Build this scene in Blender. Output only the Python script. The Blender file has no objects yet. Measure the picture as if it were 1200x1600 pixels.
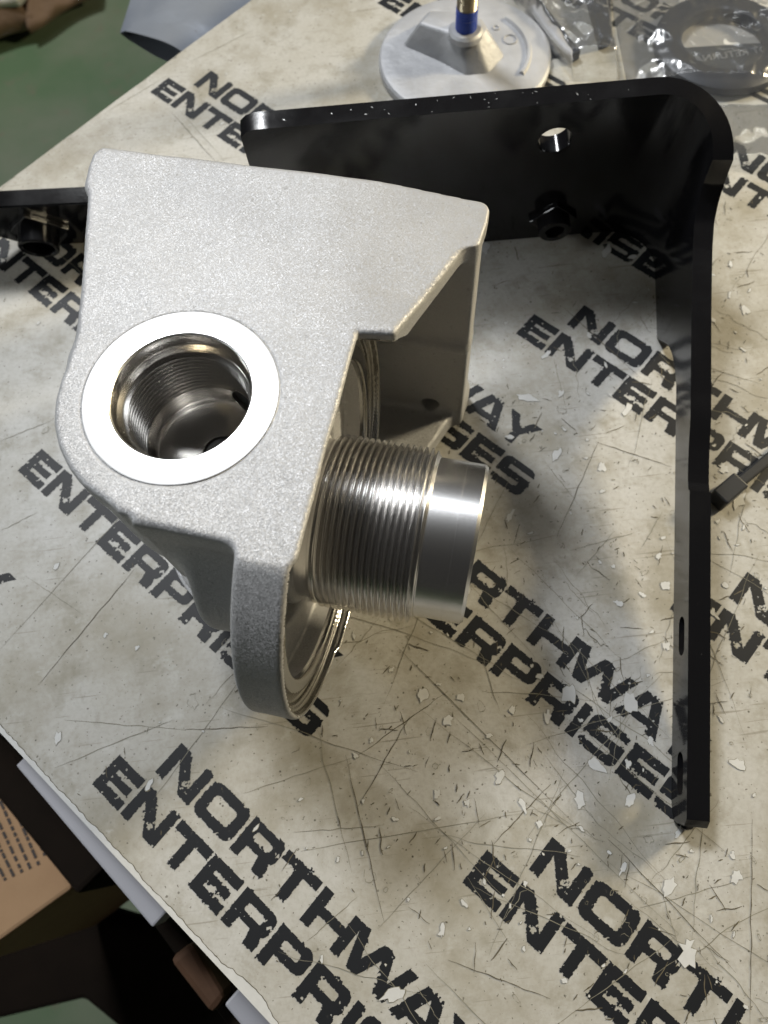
import bpy, bmesh, math, random
import numpy as np
from mathutils import Vector, Matrix, noise as mnoise

random.seed(7)
rng = np.random.default_rng(11)
S = bpy.context.scene
COL = S.collection

# ------------------------------------------------------------------ camera
F = 1200.0                                   # focal length in photo pixels (1200 x 1600)
PITCH, ROLL, CAMH = math.radians(68.08), math.radians(-6.914), 0.400
cp, sp = math.cos(PITCH), math.sin(PITCH)
cr, sr = math.cos(ROLL), math.sin(ROLL)
FWD = Vector((0, cp, -sp)); UP0 = Vector((0, sp, cp)); RT0 = Vector((1, 0, 0))
RIGHT = RT0 * cr + UP0 * sr
UP = UP0 * cr - RT0 * sr
cam_d = bpy.data.cameras.new('camera'); cam = bpy.data.objects.new('camera', cam_d); COL.objects.link(cam)
cam.matrix_world = Matrix(((RIGHT.x, UP.x, -FWD.x, 0), (RIGHT.y, UP.y, -FWD.y, 0), (RIGHT.z, UP.z, -FWD.z, CAMH), (0, 0, 0, 1)))
cam_d.sensor_fit = 'HORIZONTAL'; cam_d.sensor_width = 36; cam_d.lens = 36
cam_d.clip_start = 0.01; cam_d.clip_end = 50
cam_d.dof.use_dof = True; cam_d.dof.focus_distance = 0.325; cam_d.dof.aperture_fstop = 15.5
S.camera = cam

def px(x, y, z=0.0):
    """photo pixel -> point of the place at height z"""
    d = RIGHT * ((x - 600) / F) - UP * ((y - 800) / F) + FWD
    return Vector((0, 0, CAMH)) + d * ((z - CAMH) / d.z)

# ------------------------------------------------------------------ world and lamps
W = bpy.data.worlds.new('World'); S.world = W; W.use_nodes = True
bg = W.node_tree.nodes['Background']
bg.inputs[0].default_value = (1.0, 0.95, 0.86, 1); bg.inputs[1].default_value = 0.026

def area(name, loc, target, sx, sy, power, colour, spread=180):
    l = bpy.data.lights.new(name, 'AREA'); l.shape = 'RECTANGLE'; l.size = sx; l.size_y = sy
    l.energy = power; l.color = colour; l.spread = math.radians(spread)
    o = bpy.data.objects.new(name, l); COL.objects.link(o)
    o.location = loc
    o.rotation_euler = (Vector(target) - Vector(loc)).to_track_quat('-Z', 'Y').to_euler()
    return o
area('ceiling_panel', (-0.69, 1.50, 2.29), (-0.05, 0.15, 0.1), 0.44, 0.44, 58, (0.96, 0.98, 1.0))
area('ceiling_tube', (0.03, 0.863, 1.50), (0.02, 0.14, 0.1), 1.4, 0.17, 4.6, (0.95, 0.98, 1.0))
area('louvred_side_lamp', (-1.45, 0.26, 0.78), (0.02, 0.27, 0.0), 0.40, 0.22, 0.6, (0.93, 0.98, 1.0), 55)
area('bench_lamp_warm', (1.46, 0.64, 0.66), (0.1, 0.15, 0.0), 0.20, 0.20, 34, (1.0, 0.85, 0.57))

S.view_settings.view_transform = 'Standard'; S.view_settings.look = 'None'
S.view_settings.exposure = 0.0; S.view_settings.gamma = 1.0
S.view_settings.use_curve_mapping = False
S.render.engine = 'CYCLES'
S.cycles.max_bounces = 8; S.cycles.blur_glossy = 0.1; S.cycles.caustics_reflective = True; S.cycles.transparent_max_bounces = 16

# ------------------------------------------------------------------ materials
MATS = {}
class NT:
    def __init__(s, name):
        m = bpy.data.materials.new(name); m.use_nodes = True; MATS[name] = m
        s.m = m; s.t = m.node_tree; s.n = s.t.nodes; s.l = s.t.links
        s.b = s.n['Principled BSDF']; s.out = s.n['Material Output']
    def node(s, typ, **kw):
        n = s.n.new(typ)
        for k, v in kw.items():
            if hasattr(n, k) and k not in ('inputs',): setattr(n, k, v)
        return n
    def link(s, a, b): s.l.new(a, b)
    def coord(s, scale=None):
        tc = s.node('ShaderNodeTexCoord')
        if scale is None: return tc.outputs['Object']
        mp = s.node('ShaderNodeMapping'); s.link(tc.outputs['Object'], mp.inputs[0])
        mp.inputs['Scale'].default_value = scale
        return mp.outputs[0]
    def noise(s, scale, detail=4, rough=0.55, vec=None, dist=0):
        n = s.node('ShaderNodeTexNoise'); n.inputs['Scale'].default_value = scale
        n.inputs['Detail'].default_value = detail; n.inputs['Roughness'].default_value = rough
        n.inputs['Distortion'].default_value = dist
        s.link(vec if vec is not None else s.coord(), n.inputs['Vector']); return n.outputs['Fac']
    def voro(s, scale, vec=None, feature='F1', out='Distance'):
        n = s.node('ShaderNodeTexVoronoi'); n.feature = feature; n.inputs['Scale'].default_value = scale
        s.link(vec if vec is not None else s.coord(), n.inputs['Vector']); return n.outputs[out]
    def ramp(s, fac, stops):
        r = s.node('ShaderNodeValToRGB'); s.link(fac, r.inputs[0])
        e = r.color_ramp.elements
        while len(e) < len(stops): e.new(0.5)
        for i, (p, c) in enumerate(stops):
            e[i].position = p; e[i].color = (c, c, c, 1) if isinstance(c, (int, float)) else (*c, 1)
        return r.outputs[0]
    def mix(s, fac, a, b, mode='MIX'):
        m = s.node('ShaderNodeMix', data_type='RGBA', blend_type=mode)
        for sock, v in ((m.inputs[0], fac), (m.inputs[6], a), (m.inputs[7], b)):
            if isinstance(v, (int, float)): sock.default_value = v if sock.type == 'VALUE' else (v, v, v, 1)
            elif isinstance(v, tuple): sock.default_value = (*v, 1)
            else: s.link(v, sock)
        return m.outputs[2]
    def bump(s, h, strength, dist, prev=None):
        b = s.node('ShaderNodeBump'); b.inputs['Strength'].default_value = strength; b.inputs['Distance'].default_value = dist
        s.link(h, b.inputs['Height'])
        if prev is not None: s.link(prev, b.inputs['Normal'])
        s.link(b.outputs[0], s.b.inputs['Normal']); return b.outputs[0]
    def set(s, **kw):
        names = dict(col='Base Color', rough='Roughness', metal='Metallic', spec='Specular IOR Level', coat='Coat Weight', coatr='Coat Roughness', aniso='Anisotropic')
        for k, v in kw.items():
            sock = s.b.inputs[names[k]]
            if isinstance(v, tuple): sock.default_value = (*v, 1)
            elif isinstance(v, (int, float)): sock.default_value = v
            else: s.link(v, sock)
        return s

# sand-blasted cast aluminium
t = NT('cast_aluminium')
g1 = t.noise(1100, 3, 0.7); big = t.noise(28, 3)
col = t.mix(t.ramp(big, [(0.3, 0.0), (0.75, 1.0)]), (0.372, 0.374, 0.382), (0.428, 0.427, 0.430))
pit = t.ramp(t.noise(330, 2, 0.6), [(0.26, 1.0), (0.33, 0.0)])
col = t.mix(pit, col, (0.30, 0.30, 0.30))
stain = t.noise(11, 6, 0.65)
col = t.mix(t.ramp(stain, [(0.46, 0.0), (0.74, 0.45)]), col, (0.33, 0.325, 0.315))
cellc = t.voro(2500, out='Color')
sep = t.node('ShaderNodeSeparateColor'); t.link(cellc, sep.inputs[0])
col = t.mix(t.ramp(sep.outputs[1], [(0.0, 0.3), (0.25, 0.0)]), col, (0.34, 0.34, 0.35))
t.set(col=col, metal=0.30, rough=t.ramp(sep.outputs[2], [(0.2, 0.42), (0.8, 0.62)]))
bn = t.bump(g1, 0.45, 0.0003)
sub_ = t.node('ShaderNodeVectorMath', operation='SUBTRACT'); t.link(cellc, sub_.inputs[0]); sub_.inputs[1].default_value = (0.5, 0.5, 0.5)
scl = t.node('ShaderNodeVectorMath', operation='SCALE'); t.link(sub_.outputs[0], scl.inputs[0]); scl.inputs['Scale'].default_value = 0.31
add = t.node('ShaderNodeVectorMath', operation='ADD'); t.link(bn, add.inputs[0]); t.link(scl.outputs[0], add.inputs[1])
nrmz = t.node('ShaderNodeVectorMath', operation='NORMALIZE'); t.link(add.outputs[0], nrmz.inputs[0]); t.link(nrmz.outputs[0], t.b.inputs['Normal'])
# turned aluminium, bright
t = NT('turned_aluminium')
t.set(col=(0.84, 0.84, 0.85), metal=1.0, rough=0.27)
t.bump(t.noise(400, 2, 0.5, t.coord((1, 1, 14))), 0.08, 0.0002)
t = NT('spot_faced_aluminium')
t.set(col=(0.90, 0.90, 0.90), metal=1.0, rough=0.36)
t = NT('machined_seat')
t.set(col=(0.42, 0.41, 0.39), metal=1.0, rough=0.15)
t.bump(t.noise(300, 2), 0.06, 0.0003)
t = NT('threaded_aluminium')
t.set(col=(0.80, 0.79, 0.78), metal=1.0, rough=0.25)
t = NT('bore_aluminium')
t.set(col=(0.66, 0.64, 0.61), metal=1.0, rough=0.23)
# gloss black powder coat
t = NT('black_powder_coat')
sc = t.ramp(t.noise(300, 6, 0.75), [(0.70, 0.0), (0.76, 0.8)])
t.set(col=t.mix(sc, (0.006, 0.006, 0.007), (0.10, 0.10, 0.10)), rough=t.ramp(t.noise(40, 3), [(0.3, 0.09), (0.75, 0.20)]), spec=0.5)
t.bump(t.noise(420, 2), 0.07, 0.0003)
t = NT('scratched_bright_steel'); t.set(col=(0.45, 0.45, 0.44), metal=1, rough=0.4)
t = NT('black_plastic'); t.set(col=(0.012, 0.013, 0.015), rough=0.38)
t.bump(t.noise(300, 2), 0.1, 0.0003)
t = NT('navy_rubber'); t.set(col=(0.010, 0.012, 0.019), rough=0.5)
t.bump(t.noise(200, 3), 0.1, 0.0004)
t = NT('foot_casting')
c = t.mix(t.ramp(t.noise(30, 4), [(0.35, 0.0), (0.7, 1.0)]), (0.33, 0.335, 0.35), (0.46, 0.465, 0.48))
t.set(col=c, metal=0.45, rough=0.58); t.bump(t.noise(140, 5, 0.6), 0.5, 0.0012)
t = NT('zinc_thread'); t.set(col=(0.66, 0.58, 0.42), metal=1, rough=0.28)
t = NT('blue_thread_lock'); t.set(col=(0.008, 0.04, 0.30), rough=0.42); t.bump(t.noise(250, 3), 0.3, 0.0006)

# bench liner (printed laminate sheet)
t = NT('bench_liner')
n1 = t.noise(7, 5, 0.6); n2 = t.noise(48, 6, 0.68); n3 = t.noise(380, 4, 0.65); n4 = t.noise(16, 6, 0.62)
base = t.mix(t.ramp(n1, [(0.35, 0.0), (0.68, 1.0)]), (0.450, 0.445, 0.425), (0.375, 0.358, 0.312))
base = t.mix(t.ramp(n4, [(0.46, 0.0), (0.66, 0.74)]), base, (0.240, 0.215, 0.155))
base = t.mix(t.ramp(n2, [(0.51, 0.0), (0.72, 0.75)]), base, (0.22, 0.202, 0.15))
base = t.mix(t.ramp(n3, [(0.34, 0.22), (0.56, 0.0)]), base, (0.20, 0.18, 0.13))
# rubbed pale patches
base = t.mix(t.ramp(t.noise(70, 5, 0.6), [(0.60, 0.0), (0.72, 0.5)]), base, (0.50, 0.495, 0.465))
# fine scuffs in two directions
for ang, sc_, th_ in ((0.55, 210, 0.68), (-0.85, 170, 0.69), (1.35, 260, 0.70)):
    tc = t.node('ShaderNodeTexCoord'); mp = t.node('ShaderNodeMapping'); t.link(tc.outputs['Object'], mp.inputs[0])
    mp.inputs['Rotation'].default_value = (0, 0, ang); mp.inputs['Scale'].default_value = (0.045, 1, 1)
    sc2 = t.noise(sc_ * 2.4, 2, 0.5, mp.outputs[0])
    base = t.mix(t.ramp(sc2, [(th_, 0.0), (th_ + 0.05, 0.42)]), base, (0.13, 0.112, 0.07))
dots = t.ramp(t.voro(150), [(0.06, 1.0), (0.10, 0.0)])
gate = t.ramp(t.noise(24, 3, 0.5), [(0.46, 0.0), (0.56, 0.85)])
m = t.mix(1.0, dots, gate, 'MULTIPLY')
base = t.mix(m, base, (0.05, 0.040, 0.025))
dots2 = t.ramp(t.noise(520, 2, 0.5), [(0.675, 0.0), (0.715, 0.75)])
base = t.mix(dots2, base, (0.07, 0.057, 0.036))
t.set(col=base, rough=t.ramp(n2, [(0.3, 0.34), (0.7, 0.55)]), spec=0.4)
b = t.bump(n2, 0.10, 0.0006); t.bump(n3, 0.12, 0.0003, b)
t = NT('bare_white_backing'); t.set(col=t.mix(t.noise(220, 3), (0.44, 0.44, 0.425), (0.54, 0.54, 0.525)), rough=0.6)
t = NT('dirt_line'); t.set(col=t.mix(t.noise(90, 3), (0.045, 0.036, 0.02), (0.12, 0.10, 0.06)), rough=0.7)
t = NT('faint_scratch'); t.set(col=t.mix(t.noise(60, 3), (0.10, 0.088, 0.055), (0.26, 0.245, 0.19)), rough=0.6)
t = NT('printed_ink')
t.set(col=t.mix(t.ramp(t.noise(260, 4, 0.6), [(0.66, 0.0), (0.74, 0.25)]), (0.008, 0.009, 0.011), (0.14, 0.135, 0.12)), rough=0.5, spec=0.3)
t = NT('grey_edge'); t.set(col=(0.36, 0.36, 0.39), rough=0.45)
t = NT('board_core'); t.set(col=(0.20, 0.15, 0.10), rough=0.8)
# floor and what stands on it
t = NT('painted_floor')
n = t.noise(3.5, 6, 0.6); n2 = t.noise(26, 5, 0.6)
c = t.mix(t.ramp(n, [(0.35, 0.0), (0.7, 1.0)]), (0.105, 0.175, 0.090), (0.19, 0.215, 0.15))
c = t.mix(t.ramp(n2, [(0.58, 0.0), (0.75, 0.7)]), c, (0.20, 0.16, 0.12))
t.set(col=c, rough=0.6); t.bump(n2, 0.2, 0.004)
t = NT('cardboard'); t.set(col=t.mix(t.noise(30, 5), (0.30, 0.18, 0.095), (0.40, 0.255, 0.14)), rough=0.85); t.bump(t.noise(120, 3), 0.2, 0.001)
t = NT('brown_paper'); t.set(col=t.mix(t.noise(14, 5), (0.10, 0.062, 0.038), (0.22, 0.145, 0.09)), rough=0.85); t.bump(t.noise(25, 5), 0.6, 0.01)
t = NT('cardboard_print'); t.set(col=(0.05, 0.04, 0.035), rough=0.8)
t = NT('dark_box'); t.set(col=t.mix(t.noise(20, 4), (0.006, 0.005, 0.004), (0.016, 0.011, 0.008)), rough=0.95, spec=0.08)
t = NT('brown_wood'); t.set(col=t.mix(t.noise(14, 5, 0.6, t.coord((1, 6, 1))), (0.05, 0.027, 0.016), (0.11, 0.058, 0.034)), rough=0.75, spec=0.2)
t = NT('grey_foil'); t.set(col=t.mix(t.noise(18, 4), (0.21, 0.235, 0.28), (0.31, 0.335, 0.38)), rough=0.30, metal=0.35); t.bump(t.noise(16, 4), 0.35, 0.006)
t = NT('label_card'); t.set(col=(0.055, 0.060, 0.066), rough=0.5)
t = NT('white_card'); t.set(col=t.mix(t.noise(60, 2), (0.55, 0.53, 0.48), (0.66, 0.64, 0.60)), rough=0.6)
t = NT('label_ink'); t.set(col=(0.32, 0.33, 0.34), rough=0.6)
# clear film
def film(name, tint, gloss, rough):
    t = NT(name); t.n.remove(t.b)
    tr = t.node('ShaderNodeBsdfTransparent'); tr.inputs[0].default_value = (*tint, 1)
    gl = t.node('ShaderNodeBsdfGlossy'); gl.inputs['Roughness'].default_value = rough; gl.inputs[0].default_value = (1, 1, 1, 1)
    df = t.node('ShaderNodeBsdfDiffuse'); df.inputs[0].default_value = (0.75, 0.78, 0.82, 1)
    fr = t.node('ShaderNodeFresnel'); fr.inputs[0].default_value = 1.5
    mul = t.node('ShaderNodeMath', operation='MULTIPLY_ADD'); t.link(fr.outputs[0], mul.inputs[0]); mul.inputs[1].default_value = 0.65; mul.inputs[2].default_value = gloss
    mx = t.node('ShaderNodeMixShader'); t.link(mul.outputs[0], mx.inputs[0]); t.link(tr.outputs[0], mx.inputs[1]); t.link(gl.outputs[0], mx.inputs[2])
    mx2 = t.node('ShaderNodeMixShader'); mx2.inputs[0].default_value = 0.045
    t.link(mx.outputs[0], mx2.inputs[1]); t.link(df.outputs[0], mx2.inputs[2])
    t.link(mx2.outputs[0], t.out.inputs[0])
film('clear_film', (0.95, 0.96, 0.97), 0.0, 0.16)

# ------------------------------------------------------------------ helpers
def link(name, me, mat, parent=None, smooth=False):
    o = bpy.data.objects.new(name, me); COL.objects.link(o)
    if mat and not me.materials: me.materials.append(MATS[mat])
    if parent: o.parent = parent
    if smooth:
        me.polygons.foreach_set('use_smooth', [True] * len(me.polygons))
    return o
def tag(o, label=None, cat=None, group=None, kind=None):
    if label: o['label'] = label
    if cat: o['category'] = cat
    if group: o['group'] = group
    if kind: o['kind'] = kind
    return o
def empty(name, loc=(0, 0, 0), rot=None):
    o = bpy.data.objects.new(name, None); COL.objects.link(o); o.empty_display_size = 0.02
    if rot is not None: o.matrix_world = Matrix.Translation(loc) @ rot.to_4x4()
    else: o.location = loc
    return o
def mesh(name, v, f):
    me = bpy.data.meshes.new(name); me.from_pydata([tuple(p) for p in v], [], f); me.update(); return me
def np_mesh(name, v, q):
    me = bpy.data.meshes.new(name)
    nv, nq = len(v), len(q); k = q.shape[1]
    me.vertices.add(nv); me.vertices.foreach_set('co', np.ascontiguousarray(v, dtype=np.float32).ravel())
    me.loops.add(nq * k); me.loops.foreach_set('vertex_index', np.ascontiguousarray(q, dtype=np.int32).ravel())
    me.polygons.add(nq); me.polygons.foreach_set('loop_start', np.arange(0, nq * k, k, dtype=np.int32))
    me.update(calc_edges=True); me.validate(); return me
def fix_normals(me):
    bm = bmesh.new(); bm.from_mesh(me); bmesh.ops.recalc_face_normals(bm, faces=bm.faces); bm.to_mesh(me); bm.free(); me.update()
def prism(pts, z0, z1, bevel=0.0, seg=2, taper=1.0):
    """vertical prism of a ground outline between z0 and z1"""
    bm = bmesh.new()
    c = sum((Vector((p[0], p[1])) for p in pts), Vector((0, 0))) / len(pts)
    lo = [bm.verts.new((p[0], p[1], z0)) for p in pts]
    hi = [bm.verts.new((c.x + (p[0] - c.x) * taper, c.y + (p[1] - c.y) * taper, z1)) for p in pts]
    n = len(pts)
    bm.faces.new(lo[::-1]); bm.faces.new(hi)
    for i in range(n): bm.faces.new((lo[i], lo[(i + 1) % n], hi[(i + 1) % n], hi[i]))
    bmesh.ops.recalc_face_normals(bm, faces=bm.faces)
    if bevel: bmesh.ops.bevel(bm, geom=list(bm.edges), offset=bevel, segments=seg, affect='EDGES', profile=0.5)
    me = bpy.data.meshes.new('prism'); bm.to_mesh(me); bm.free(); return me
def lathe(profile, seg=96, closed=False):
    """profile [(r, h)] turned about local Z"""
    n = len(profile); v = []; f = []
    for k in range(seg):
        a = 2 * math.pi * k / seg; ca, sa = math.cos(a), math.sin(a)
        v += [(r * ca, r * sa, h) for r, h in profile]
    m = n if closed else n - 1
    for k in range(seg):
        k2 = (k + 1) % seg
        for i in range(m):
            j = (i + 1) % n
            f.append((k * n + i, k2 * n + i, k2 * n + j, k * n + j))
    me = mesh('lathe', v, f); fix_normals(me); return me
def smooth_by_angle(o, deg=35):
    me = o.data
    me.polygons.foreach_set('use_smooth', [True] * len(me.polygons))
    bm = bmesh.new(); bm.from_mesh(me)
    lim = math.radians(deg)
    for e in bm.edges:
        e.smooth = not (len(e.link_faces) == 2 and e.calc_face_angle(0) > lim)
    bm.to_mesh(me); bm.free()
def boolean_cut(o, cutters):
    for c in cutters:
        md = o.modifiers.new('cut', 'BOOLEAN'); md.operation = 'DIFFERENCE'; md.object = c; md.solver = 'EXACT'
    dg = bpy.context.evaluated_depsgraph_get()
    me = bpy.data.meshes.new_from_object(o.evaluated_get(dg))
    o.modifiers.clear(); o.data = me
    for c in cutters:
        bpy.data.objects.remove(c)
def cyl_between(a, b, r, seg=32, r2=None):
    a, b = Vector(a), Vector(b); r2 = r if r2 is None else r2
    q = (b - a).to_track_quat('Z', 'Y')
    v = []; f = []
    for k in range(seg):
        t = 2 * math.pi * k / seg
        v.append(a + q @ Vector((r * math.cos(t), r * math.sin(t), 0)))
        v.append(b + q @ Vector((r2 * math.cos(t), r2 * math.sin(t), 0)))
    for k in range(seg):
        k2 = (k + 1) % seg; f.append((2 * k, 2 * k2, 2 * k2 + 1, 2 * k + 1))
    f.append(tuple(range(0, 2 * seg, 2))[::-1]); f.append(tuple(range(1, 2 * seg, 2)))
    return mesh('cyl', v, f)

# ================================================================== SETTING
# table edges (from the photograph): left-back edge and left-front edge meet in a corner outside the frame
UA = math.radians(-47.2)
U = Vector((math.cos(UA), math.sin(UA), 0)); V = Vector((-U.y, U.x, 0))
e_front = px(0, 1147); e_back = px(0, 290)
e2 = (px(420, 1600) - px(0, 1147)).normalized(); e1 = (px(390, 0) - px(0, 290)).normalized()
den = e2.x * e1.y - e2.y * e1.x
d0 = e_back - e_front
tc = (d0.x * e1.y - d0.y * e1.x) / den
CORNER = e_front + e2 * tc
TZ = -0.0008
pA = CORNER; pB = CORNER + e2 * 1.1; pC = CORNER + e2 * 1.1 + e1 * 1.5; pD = CORNER + e1 * 1.5
board = link('table_board', prism([(p.x, p.y) for p in (pA, pB, pC, pD)], -0.030, TZ, 0.0015, 2), 'board_core')
tag(board, kind='structure')
# liner sheet with a torn, uneven edge
def torn(a, b, n, amp, inset):
    out = []
    nrm = Vector((-(b - a).y, (b - a).x, 0)).normalized()
    for i in range(n):
        p = a.lerp(b, i / n)
        k = mnoise.noise(Vector((i * 0.11, a.x * 9, 3.1))) + 0.6 * mnoise.noise(Vector((i * 0.43, a.y * 9, 7.7)))
        out.append(p + nrm * (inset + amp * k))
    return out
pts = torn(pA, pB, 420, 0.0005, 0.0010) + torn(pB, pC, 40, 0.001, 0.002) + torn(pC, pD, 40, 0.001, 0.002) + torn(pD, pA, 300, 0.0006, 0.0010)
liner = link('table_liner', prism([(p.x, p.y) for p in pts], TZ, 0.0), 'bench_liner')
tag(liner, kind='structure')

floor = link('floor', mesh('floor', [(-6, -6, -0.78), (6, -6, -0.78), (6, 6, -0.78), (-6, 6, -0.78)], [(0, 1, 2, 3)]), 'painted_floor')
tag(floor, kind='structure')

# ---- lettering: one mesh shared by all repeats, rasterised so the print keeps its ragged edges
def inpoly(X, Y, P):
    r = np.zeros(X.shape, bool); n = len(P)
    for i in range(n):
        x1, y1 = P[i]; x2, y2 = P[(i + 1) % n]
        if y1 == y2: continue
        c = ((Y >= min(y1, y2)) & (Y < max(y1, y2)))
        r ^= c & (X < (x2 - x1) * (Y - y1) / (y2 - y1) + x1)
    return r
def rrect(x0, y0, x1, y1, r, corners=(1, 1, 1, 1), n=6):
    out = []
    for (cx, cy, a0, k) in ((x1, y1, 0, 0), (x0, y1, 90, 1), (x0, y0, 180, 2), (x1, y0, 270, 3)):
        if not corners[k]: out.append((cx, cy)); continue
        ox = cx - r if cx == x1 else cx + r; oy = cy - r if cy == y1 else cy + r
        for i in range(n + 1):
            a = math.radians(a0 + 90 * i / n); out.append((ox + r * math.cos(a), oy + r * math.sin(a)))
    return out
HC = 18.6; SW = 5.5; SB = 5.0
def glyph(ch, x, w):
    """list of (polygon, +1 / -1)"""
    R = lambda a, b, c, d: ([(a, b), (c, b), (c, d), (a, d)], 1)
    h = HC
    if ch == 'E': return [R(x, 0, x + SW, h), R(x, 0, x + w, SB), R(x, h - SB, x + w, h), R(x, h / 2 - 2.2, x + w - 1.6, h / 2 + 2.2)]
    if ch == 'T': return [R(x, h - SB, x + w, h), R(x + w / 2 - SW / 2, 0, x + w / 2 + SW / 2, h)]
    if ch == 'I': return [R(x, 0, x + w, h)]
    if ch == 'H': return [R(x, 0, x + SW, h), R(x + w - SW, 0, x + w, h), R(x, h / 2 - 2.2, x + w, h / 2 + 2.2)]
    if ch == 'N': return [R(x, 0, x + SW, h), R(x + w - SW, 0, x + w, h), ([(x, h), (x + SW + 2.2, h), (x + w, 0), (x + w - SW - 2.2, 0)], 1)]
    if ch == 'O': return [(rrect(x, 0, x + w, h, 4.6), 1), (rrect(x + SW, SB, x + w - SW, h - SB, 1.7), -1)]
    if ch in 'PR':
        top = [(rrect(x, h - 12.2, x + w, h, 4.2, (1, 0, 0, 1)), 1), (rrect(x + SW, h - 12.2 + 4.0, x + w - SW, h - 4.2, 1.2), -1), R(x, 0, x + SW, h)]
        if ch == 'R': top += [([(x + w - SW - 1.6, 0), (x + w - 1.0, 0), (x + w - 1.0, 5.2), (x + w - 2.8, 7.6), (x + w - SW - 3.2, 7.6)], 1)]
        return top
    if ch == 'S':
        return [(rrect(x, h - 11.3, x + w, h, 4.2, (1, 1, 1, 0)), 1), (rrect(x + SW, h - 11.3 + 4.2, x + w + 3, h - 4.2, 1.2), -1),
                (rrect(x, 0, x + w, 11.3, 4.2, (1, 0, 1, 1)), 2), (rrect(x - 3, 4.2, x + w - SW, 11.3 - 4.2, 1.2), -2)]
    if ch == 'A': return [([(x, 0), (x + 6.0, 0), (x + w * 0.5 + 1.2, h), (x + w * 0.31, h)], 1), ([(x + w - 6.0, 0), (x + w, 0), (x + w * 0.69, h), (x + w * 0.5 - 1.2, h)], 1), R(x + 5, 3.4, x + w - 5, 7.4)]
    if ch == 'Y': return [([(x, h), (x + 6.4, h), (x + w / 2 + 2.5, h * 0.45), (x + w / 2 - 2.5, h * 0.40)], 1), ([(x + w, h), (x + w - 6.4, h), (x + w / 2 - 2.5, h * 0.45), (x + w / 2 + 2.5, h * 0.40)], 1), R(x + w / 2 - 2.5, 0, x + w / 2 + 2.5, h * 0.5)]
    if ch == 'W':
        s = 5.4
        return [([(x, h), (x + s, h), (x + w * .25 + s * .55, 0), (x + w * .25 - s * .45, 0)], 1), ([(x + w * .5 - s * .5, h), (x + w * .5 + s * .5, h), (x + w * .25 + s * .6, 0), (x + w * .25 - s * .4, 0)], 1),
                ([(x + w * .5 - s * .5, h), (x + w * .5 + s * .5, h), (x + w * .75 + s * .4, 0), (x + w * .75 - s * .6, 0)], 1), ([(x + w - s, h), (x + w, h), (x + w * .75 + s * .45, 0), (x + w * .75 - s * .55, 0)], 1)]
LINE1 = [('E', 0, 19.4), ('N', 21.1, 24.1), ('T', 46.6, 22.2), ('E', 69.8, 19.6), ('R', 91.6, 21.8), ('P', 115, 21.3), ('R', 137.8, 21.8), ('I', 161.6, 5.1), ('S', 168.4, 21.6), ('E', 191.6, 19.6), ('S', 212.6, 21.4)]
LINE2 = [('N', 20.0, 24.2), ('O', 46.0, 25.4), ('R', 73.2, 21.6), ('T', 95.6, 22.2), ('H', 119.6, 24.2), ('W', 142.6, 34.0), ('A', 174.2, 24.6), ('Y', 196.8, 22.6)]
STEP = 0.28
nx, ny = int(240 / STEP), int(50 / STEP)
gx, gy = np.meshgrid(np.arange(nx) * STEP - 2, np.arange(ny) * STEP - 2)
def smooth_noise(shape, k, seed):
    r = np.random.default_rng(seed).standard_normal(shape)
    for ax in (0, 1):
        for _ in range(2):
            c = np.cumsum(np.concatenate([r, np.take(r, range(2 * k), axis=ax)], axis=ax), axis=ax)
            r = (np.take(c, range(k, k + shape[ax]), axis=ax) - np.take(c, range(0, shape[ax]), axis=ax)) / k
    return r / r.std()
wob = smooth_noise(gx.shape, 3, 1); wob2 = smooth_noise(gx.shape, 3, 2); wide = smooth_noise(gx.shape, 14, 3)
mask = np.zeros(gx.shape, bool)
for line, y0 in ((LINE1, 0.0), (LINE2, 24.6)):
    X = gx + 0.07 * wob + 0.16 * np.clip(wide, 0, 9) * wob2
    Y = gy - y0 + 0.10 * wob2 + 0.34 * np.clip(wide, 0, 9) * wob
    for ch, x, w in line:
        lay = {}
        for P, s in glyph(ch, x, w):
            k = abs(s)
            cur = lay.setdefault(k, np.zeros(gx.shape, bool))
            ip = inpoly(X, Y, P)
            if s > 0: cur |= ip
            else: cur &= ~ip
            if ch in 'PR' and s > 0: pass
        for k in lay: mask |= lay[k]
        if ch == 'N':        # worn inner corner, the same in every repeat of the print
            d = np.hypot(gx - (x + w - 8.2), gy - y0 - 5.6)
            mask &= ~((d < 1.5 + 1.1 * wob) & (gx < x + w - SW + 0.6))
        if ch == 'R':
            d = np.hypot(gx - (x + w - 1.5), gy - y0 - 8.0 - 4.6)
            mask &= ~((d < 1.0 + 0.7 * wob))
holes = (smooth_noise(gx.shape, 4, 5) > 2.55) | (smooth_noise(gx.shape, 2, 6) * smooth_noise(gx.shape, 20, 8).clip(0, 9) > 5.2)
mask &= ~holes
qv = []; qf = []
for j in range(ny):
    row = np.flatnonzero(np.diff(np.concatenate([[0], mask[j].view(np.int8), [0]])))
    for s, e in row.reshape(-1, 2):
        x0, x1 = s * STEP - 2, e * STEP - 2; y0 = j * STEP - 2; y1 = y0 + STEP
        b = len(qv); qv += [(x0, y0, 0), (x1, y0, 0), (x1, y1, 0), (x0, y1, 0)]; qf.append((b, b + 1, b + 2, b + 3))
word_mesh = np_mesh('printed_words', np.array(qv) * 0.001, np.array(qf))
rotU = Matrix.Rotation(UA, 3, 'Z').to_4x4()
A0 = px(143.2, 1225)
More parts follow.
